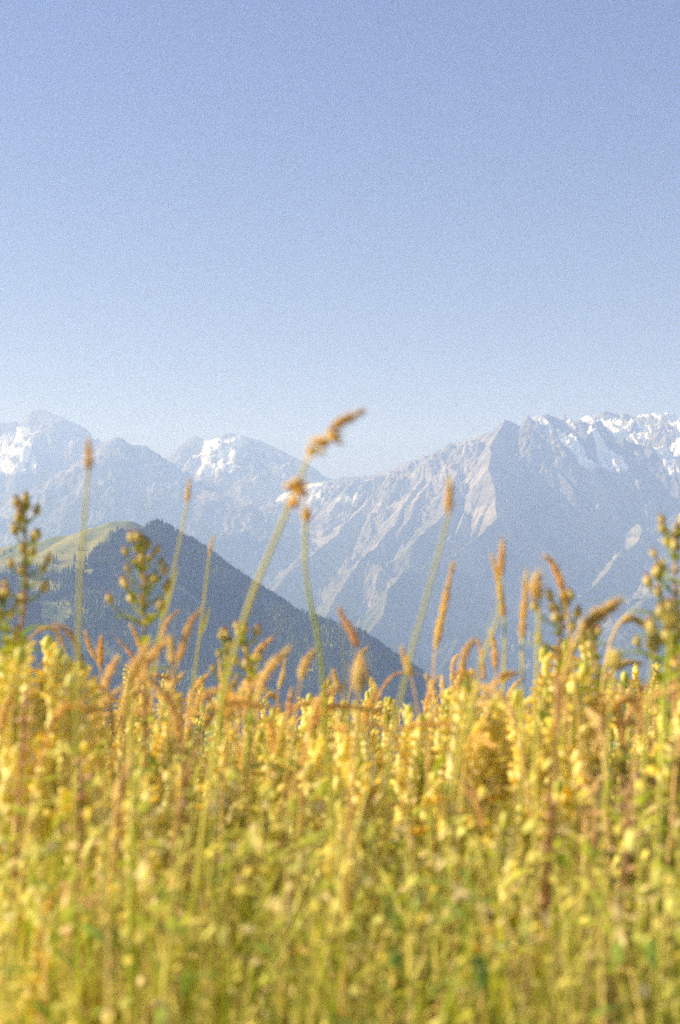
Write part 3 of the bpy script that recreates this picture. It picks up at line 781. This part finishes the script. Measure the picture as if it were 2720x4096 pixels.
# ---------------------------------------------------------------- yellow rattle
def rattle(h, seed, nspk=14, gap=0.0085):
    rr = random.Random(seed)
    r = root_at('yellow_rattle', (0, 0, 0), 'x', 'flower')
    bend = Vector((rr.uniform(-.03, .03), rr.uniform(-.03, .03), 0))
    path = [Vector((bend.x * (i / 12) ** 2, bend.y * (i / 12) ** 2, h * i / 12)) for i in range(13)]
    def P_(z):
        u = max(0, min(1, z / h)) * 12; k = min(int(u), 11); return path[k].lerp(path[k + 1], u - k)
    m = MB(); tube(m, path, .0019, .0012, 6); m.build('stem', 'stem_green', r)
    lm = MB(); z = 0.05; k = 0
    while z < h - 0.11:
        for s in (0, math.pi):
            a = k * math.pi / 2 + s + rr.uniform(-.3, .3)
            leaf(lm, P_(z), Vector((math.cos(a), math.sin(a), .7)), rr.uniform(.028, .045), .010, .5, 5)
        z += rr.uniform(.024, .034); k += 1
    lm.build('leaves', 'leaf_green', r)
    sp = MB(); cx = MB(); pt = MB()
    spike = nspk * gap * .76
    for i in range(nspk):
        z = h - spike + i * gap * .72
        a = i * math.pi / 2 + (i // 2) * .5 + rr.uniform(-.25, .25)
        if i % 2: a += math.pi / 2
        for s in (0, math.pi):
            q = a + s; u = i / nspk
            o = Vector((math.cos(q), math.sin(q), 0)); sc = (1.05 - .55 * u) * rr.uniform(.85, 1.15)
            p = P_(z)
            leaf(sp, p - Vector((0, 0, .003)), o + Vector((0, 0, .45)), .017 * sc, .010 * sc, .4, 4)
            c = p + o * .0085 * sc + Vector((0, 0, .006))
            blob(cx, c, o * .75 + Vector((0, 0, 1)), .0162 * sc, .0122 * sc, .62, 5, 8, .05)
            if rr.random() < .8:
                e = c + (o * .75 + Vector((0, 0, 1))).normalized() * .0055 * sc
                d = (o * 1.1 + Vector((0, 0, .55))).normalized()
                blob(pt, e + d * .004, d, .0135 * sc, .0068 * sc, .8, 4, 6)
                spikelet(pt, e + d * .006, d + Vector((0, 0, -.7)), .005 * sc, .003 * sc)
    blob(sp, P_(h) , Vector((0, 0, 1)), .012, .008, 1, 4, 6)
    f = sp.build('flower_spike', 'leaf_bract', r); cx.build('calyx', 'calyx', f); pt.build('petals', 'petal', f)
    return r
MT['leaf_bract'] = plant_mat('leaf_bract', (0.54, 0.56, 0.09), (0.84, 0.78, 0.22))
RH = [0.34, 0.40, 0.45, 0.50, 0.37, 0.43, 0.47, 0.52]
protos = [rattle(h, 100 + i, 13 + (i * 5) % 6) for i, h in enumerate(RH)]
used = set()
def put(protos_, heights, k, x, y, top=None, label=None, group=None):
    """plant number k at (x, y); scaled a little so its top reaches the given height"""
    g = ground(x, y)
    sc = R.uniform(.9, 1.1) if top is None else (top - g) / heights[k]
    key = (id(protos_), k)
    o = protos_[k]
    tilt = (R.uniform(-.1, .1), R.uniform(-.12, .12)) if label is None or top is None else (R.uniform(-.02, .02), R.uniform(-.02, .02))
    if key not in used:
        used.add(key); c = o; c.location = (x, y, g); c.rotation_euler = (tilt[0], tilt[1], R.uniform(0, 6.28)); c.scale = (sc,) * 3
    else:
        c = copy_thing(o, (x, y, g), R.uniform(0, 6.28), tilt, sc)
    if label: c['label'] = label
    if group: c['group'] = group
    return c
HR = [(1255, 1540, 1.25, 'tall pale yellow rattle spike under the long orange grass spike'), (1380, 1572, 1.3, 'broad bright yellow rattle head below the furry golden head'),
      (1075, 1592, 1.3, 'upright yellow rattle spike right of the middle gap'), (1150, 1600, 1.35, 'yellow rattle spike beside the thin pale kneed stalk'),
      (395, 1600, 1.7, 'yellow rattle top at the foot of the leaning green stalk'), (625, 1640, 1.8, 'yellow rattle top before the wooded slope, right of the small thistle'),
      (705, 1660, 1.7, 'yellow rattle top under the curved straw heads in the middle'), (800, 1625, 1.5, 'yellow rattle top behind the near blurred straw stem'),
      (920, 1640, 1.6, 'yellow rattle spike under the arching straw head'), (1010, 1560, 1.6, 'green yellow rattle spike beneath the rough orange grass spike'),
      (145, 1545, 1.5, 'yellow rattle spike under the bowed straw heads at the left'), (70, 1480, 1.3, 'yellow rattle spike beside the tallest thistle'),
      (880, 1860, 1.05, 'bright flowering rattle spike in the middle of the meadow'), (1125, 1900, 1.0, 'long bright rattle spike low at the right of the middle'),
      (330, 1780, 1.1, 'cluster of pale rattle flowers beside the thick near stem'), (740, 1640, 1.35, 'cream yellow rattle spike left of the near blurred straw stem')]
for i, (px, py, Yd, lb) in enumerate(HR):
    x, y, z = at(px * K, py * K, Yd)
    put(protos, RH, (i * 3 + 2) % 8, x, y, z, lb, 'yellow rattle in flower')
def zone(x, y):
    px = W / 2 + F * x / y
    return ('in the nearest rows' if y < 1.35 else 'in the middle rows' if y < 2.2 else 'in the farthest rows') + ' at the ' + ('left' if px < 227 else 'centre' if px < 453 else 'right')
def canopy_spot(y0, y1, p=1.0):
    y = y0 + (y1 - y0) * R.random() ** p
    px = R.uniform(-60, 740)
    return (px - W / 2) / F * y, y, px
def canopy_top(x, y, px):
    """how high the flowers stand there: the sward dips in the middle of the picture's skyline"""
    dip = 0.018 * math.exp(-((px - 400) / 130.0) ** 2)
    lift = 0.027 * y * (sstep(260, 60, np.float64(px)) + .6 * sstep(480, 640, np.float64(px)))
    return EYE - 0.088 + float(lift) - 0.040 * (y - 1) - dip + R.gauss(0, 1) * (0.012 + .013 * y) - (R.uniform(.02, .26) if R.random() < 1.0 / y else 0)
for i in range(34):
    y = R.uniform(1.15, 1.7); px = 40 + 600 * (i + R.random()) / 34; x = (px - W / 2) / F * y
    py = R.uniform(690, 790)
    put(protos, RH, R.randrange(8), x, y, EYE - (py - HOR) / F * y, 'pale yellow rattle spike topping the flowers ' + zone(x, y), 'yellow rattle in flower')
for i in range(18):
    y = R.uniform(1.15, 1.9); px = R.uniform(-10, 130) if i % 2 else R.uniform(540, 690); x = (px - W / 2) / F * y
    py = R.triangular(635, 700, 670)
    put(protos, RH, R.randrange(8), x, y, EYE - (py - HOR) / F * y, 'pale yellow rattle spike topping the flowers ' + zone(x, y), 'yellow rattle in flower')
for i in range(230):
    x, y, px = canopy_spot(0.92, 3.5, 0.85)
    k = R.randrange(8)
    put(protos, RH, k, x, y, min(canopy_top(x, y, px), EYE - R.triangular(.020, .075, .050) * y), 'yellow rattle in flower, one of many crowded ' + zone(x, y), 'yellow rattle in flower')
# ---------------------------------------------------------------- dry grass in the sward
def sward_grass(h, seed, head, nod):
    rr = random.Random(seed)
    r = root_at('dry_grass_stalk', (0, 0, 0), 'x', 'grass')
    a = rr.uniform(0, 6.28); e = Vector((math.cos(a), math.sin(a), 0))
    pts = [Vector((0, 0, 0)), Vector((0, 0, h * .35)) + e * .01, Vector((0, 0, h * .7)) + e * .03, Vector((0, 0, h * .93)) + e * (.04 + nod * .4), Vector((0, 0, h * (1 - nod * 1.2))) + e * (.06 + nod)]
    path = smooth_path(pts, 28)
    m = MB(); tube(m, path, .0015, .0007, 5); m.build('stem', 'stem_straw' if seed % 4 else 'stem_red', r)
    m = MB(); seed_head(m, path[-9:], rr.uniform(.008, .014), 70, .0065, .4, .4); m.build('seed_head', head, r)
    for q in range(2):
        z = h * rr.uniform(.2, .55); b = rr.uniform(0, 6.28); f = Vector((math.cos(b), math.sin(b), 0)); L = rr.uniform(.10, .2)
        m = MB(); blade(m, smooth_path([Vector((0, 0, z)), Vector((0, 0, z + L * .6)) + f * L * .25, Vector((0, 0, z + L * .8)) + f * L * .7], 8), .0055); m.build('leaf', 'stem_pale', r)
    return r
GH = [.42, .46, .50, .44, .48, .54]
gp = [sward_grass(h, 200 + i, ['seed_straw', 'seed_gold', 'seed_straw'][i % 3], [.0, .05, .02][i % 3]) for i, h in enumerate(GH)]
for i in range(130):
    x, y, px = canopy_spot(0.85, 3.4)
    put(gp, GH, R.randrange(6), x, y, min(canopy_top(x, y, px) + .01, EYE - .062 * y), 'dry seeding grass stem among the flowers ' + zone(x, y), 'seeding grasses in the sward')
for i in range(104):
    y = R.uniform(1.0, 2.6); px = R.choice([R.uniform(-20, 250), R.uniform(-20, 700), R.uniform(430, 700)]); x = (px - W / 2) / F * y
    py = R.triangular(635, 708, 690) + (20 if 250 < px < 430 else 0)
    put(gp, GH, R.randrange(6), x, y, EYE - (py - HOR) / F * y, 'dry seeding grass rising over the flowers ' + zone(x, y), 'seeding grasses in the sward')
# ---------------------------------------------------------------- small deep yellow flowers and red stems
def trefoil(h, seed):
    rr = random.Random(seed); r = root_at('trefoil', (0, 0, 0), 'x', 'flower')
    m = MB(); tip = Vector((rr.uniform(-.02, .02), rr.uniform(-.02, .02), h)); tube(m, smooth_path([Vector((0, 0, 0)), Vector((.006, 0, h * .5)), tip], 8), .0012, .0008, 5); m.build('stem', 'stem_green', r)
    m = MB()
    for k in range(9):
        p = tip * rr.uniform(.3, .9); a = rr.uniform(0, 6.28)
        leaf(m, p, Vector((math.cos(a), math.sin(a), .5)), .016, .009, .2)
    m.build('leaves', 'leaf_green', r)
    m = MB()
    for k in range(6):
        a = k * 1.05; o = Vector((math.cos(a), math.sin(a), 0))
        blob(m, tip + o * .005 + Vector((0, 0, .003)), o + Vector((0, 0, .9)), .0085, .0048, .7, 5, 7)
    m.build('petals', 'petal_deep', r)
    return r
TH = [.24, .30, .36]; tp_ = [trefoil(h, 300 + i) for i, h in enumerate(TH)]
for i in range(150):
    x, y, px = canopy_spot(1.05, 2.9)
    put(tp_, TH, R.randrange(3), x, y, EYE - .14 - .04 * (y - 1) - abs(R.gauss(0, .09)), 'small deep yellow flower low among stems ' + zone(x, y), 'deep yellow flowers low in the sward')
def red_stem(label, pts, Y, seed):
    rr = random.Random(seed)
    wp = [at(*p, Y) for p in D_(*pts)]; full = extend_to_ground(wp); base = full[-1]
    r = root_at('sorrel', base, label, 'plant')
    path = smooth_path(full[::-1], 30)
    m = MB(); tube(m, path, .0026, .0015, 7); m.build('stem', 'stem_red', r, base)
    m = MB()
    for i, p in enumerate(path[10:]):
        for k in range(4):
            a = rr.uniform(0, 6.28); o = Vector((math.cos(a), math.sin(a), .3)); blob(m, p + o * rr.uniform(.003, .010), o, .005, .0045, .5, 3, 5)
    m.build('seed_head', 'seed_pink', r, base)
red_stem('red brown sorrel stem running down the left of the meadow', ((186, 1760), (187, 1880), (182, 2000), (172, 2160)), .95, 1)
red_stem('mauve sorrel stem at the right low in the meadow', ((1452, 1800), (1448, 1900), (1440, 2010), (1420, 2160)), .92, 2)
red_stem('pinkish sorrel stem right of the middle', ((1280, 1850), (1270, 1960), (1262, 2080), (1250, 2220)), .95, 3)
red_stem('dull red sorrel stem at the foot of the tallest thistle', ((60, 1600), (52, 1700), (46, 1800), (40, 1900)), 1.1, 4)
red_stem('red tinged sorrel stem under the long orange grass spike', ((1380, 1800), (1376, 1880), (1372, 1960), (1370, 2060)), 1.05, 5)

# ---------------------------------------------------------------- uncountable sward: blades and leaves
def mass(name, label, items, mats):
    V, Fq, MI = [], [], []; b = 0
    for v, f, mi in items:
        V.append(v); Fq.append(f + b); MI.append(np.full(len(f), mi)); b += len(v)
    V = np.concatenate(V); Fq = np.concatenate(Fq); MI = np.concatenate(MI)
    me = bpy.data.meshes.new(name)
    me.vertices.add(len(V)); me.vertices.foreach_set('co', V.astype(np.float32).ravel())
    me.loops.add(Fq.size); me.loops.foreach_set('vertex_index', Fq.astype(np.int32).ravel())
    me.polygons.add(len(Fq)); me.polygons.foreach_set('loop_start', (np.arange(len(Fq)) * 4).astype(np.int32))
    for q in mats: me.materials.append(MT[q])
    me.polygons.foreach_set('material_index', MI.astype(np.int32))
    me.polygons.foreach_set('use_smooth', np.ones(len(Fq), bool)); me.update()
    o = bpy.data.objects.new(name, me); col.objects.link(o)
    o['kind'] = 'stuff'; o['label'] = label; o['category'] = name.replace('_', ' ')
    return o
def blades_np(n, y0, y1, hmean, hsd, wmean, lean, mi, cap):
    y = rng.uniform(y0, y1, n); pxs = rng.uniform(-80, 760, n); x = (pxs - W / 2) / F * y
    g = meadow_z(x, y); h = np.clip(rng.normal(hmean, hsd, n), .08, None)
    h = np.minimum(h, cap(y, pxs) - g)
    az = rng.uniform(0, 2 * np.pi, n); ln = np.abs(rng.normal(0, lean, n)); w = wmean * rng.uniform(.5, 1.5, n)
    fa = rng.uniform(0, np.pi, n); S = 7; u = np.linspace(0, 1, S)[None]
    off = ln[:, None] * u ** 2.0 * h[:, None]
    zz = h[:, None] * u * (1 - .25 * np.minimum(ln[:, None], 1.4) * u ** 2)
    cx = x[:, None] + np.cos(az)[:, None] * off; cy = y[:, None] + np.sin(az)[:, None] * off; cz = g[:, None] + zz
    wd = w[:, None] * .5 * (1 - u ** 2.2) ** .8 + .0002
    ax, ay = np.cos(fa)[:, None], np.sin(fa)[:, None]
    L = np.stack([cx - ax * wd, cy - ay * wd, cz], -1); M = np.stack([cx + ay * wd * .35, cy - ax * wd * .35, cz], -1); Rr = np.stack([cx + ax * wd, cy + ay * wd, cz], -1)
    V = np.stack([L, M, Rr], 2).reshape(n, -1, 3)
    f = []
    for i in range(S - 1):
        k = i * 3; f += [(k, k + 1, k + 4, k + 3), (k + 1, k + 2, k + 5, k + 4)]
    f = np.array(f); Fq = (f[None] + (np.arange(n) * S * 3)[:, None, None]).reshape(-1, 4)
    return V.reshape(-1, 3), Fq, mi
capf = lambda y, p: EYE - .125 - .040 * (y - 1) - .015 * np.exp(-((p - 400) / 130.0) ** 2) + rng.normal(0, .03, y.shape)
mass('grass', 'tangled green and straw coloured grass filling the meadow between the flowers',
     [blades_np(8000, .75, 3.8, .34, .09, .0042, .35, 0, capf), blades_np(5000, .75, 3.8, .38, .08, .0032, .3, 1, capf), blades_np(3500, .75, 3.6, .40, .07, .0030, .35, 2, capf),
      blades_np(4000, .75, 5.0, .24, .08, .0060, .5, 3, capf),
      blades_np(420, .80, 1.9, .44, .06, .0065, .40, 1, lambda y, p: capf(y, p) + .035), blades_np(420, .80, 1.9, .44, .06, .0060, .40, 0, lambda y, p: capf(y, p) + .03)], ['leaf_green', 'stem_pale', 'stem_straw', 'leaf_dark'])
def leaves_np(n, y0, y1, z0, z1, L, wd, mi, up=.4):
    y = rng.uniform(y0, y1, n); pxs = rng.uniform(-80, 760, n); x = (pxs - W / 2) / F * y; g = meadow_z(x, y)
    top = capf(y, pxs); z = g + z0 + (np.minimum(top - g, z1) - z0) * rng.uniform(0, 1, n) ** .7
    az = rng.uniform(0, 2 * np.pi, n); el = rng.normal(up, .5, n); l = L * rng.uniform(.5, 1.5, n)
    d = np.stack([np.cos(az) * np.cos(el), np.sin(az) * np.cos(el), np.sin(el)], -1)
    s = np.stack([-np.sin(az), np.cos(az), np.zeros(n)], -1); nn = np.cross(d, s)
    p = np.stack([x, y, z], -1); S = 5; V = []
    for i in range(S):
        u = i / (S - 1); ww = (wd * rng.uniform(.8, 1.2) * .5 * math.sin(math.pi * (u * .9 + .08)) ** .8)
        c = p + d * (l * u)[:, None] - np.array((0, 0, 1)) * (.3 * l * u * u)[:, None]
        V += [c - s * ww + nn * -ww * .3, c, c + s * ww + nn * -ww * .3]
    V = np.stack(V, 1); f = []
    for i in range(S - 1):
        k = i * 3; f += [(k, k + 1, k + 4, k + 3), (k + 1, k + 2, k + 5, k + 4)]
    f = np.array(f); Fq = (f[None] + (np.arange(n) * S * 3)[:, None, None]).reshape(-1, 4)
    return V.reshape(-1, 3), Fq, mi
mass('undergrowth', 'small leaves, bracts and dry husks packed between the meadow stems',
     [leaves_np(3800, .75, 3.5, .02, .5, .022, .008, 0), leaves_np(5500, .75, 3.5, .1, .5, .013, .007, 1, .8), leaves_np(2500, .75, 3.5, .02, .4, .026, .008, 2), leaves_np(5000, .75, 3.4, .15, .5, .010, .006, 3, .8),
      leaves_np(7000, .75, 3.0, .15, .5, .009, .006, 4, .8)], ['leaf_green', 'leaf_bract', 'leaf_dark', 'seed_straw', 'petal'])
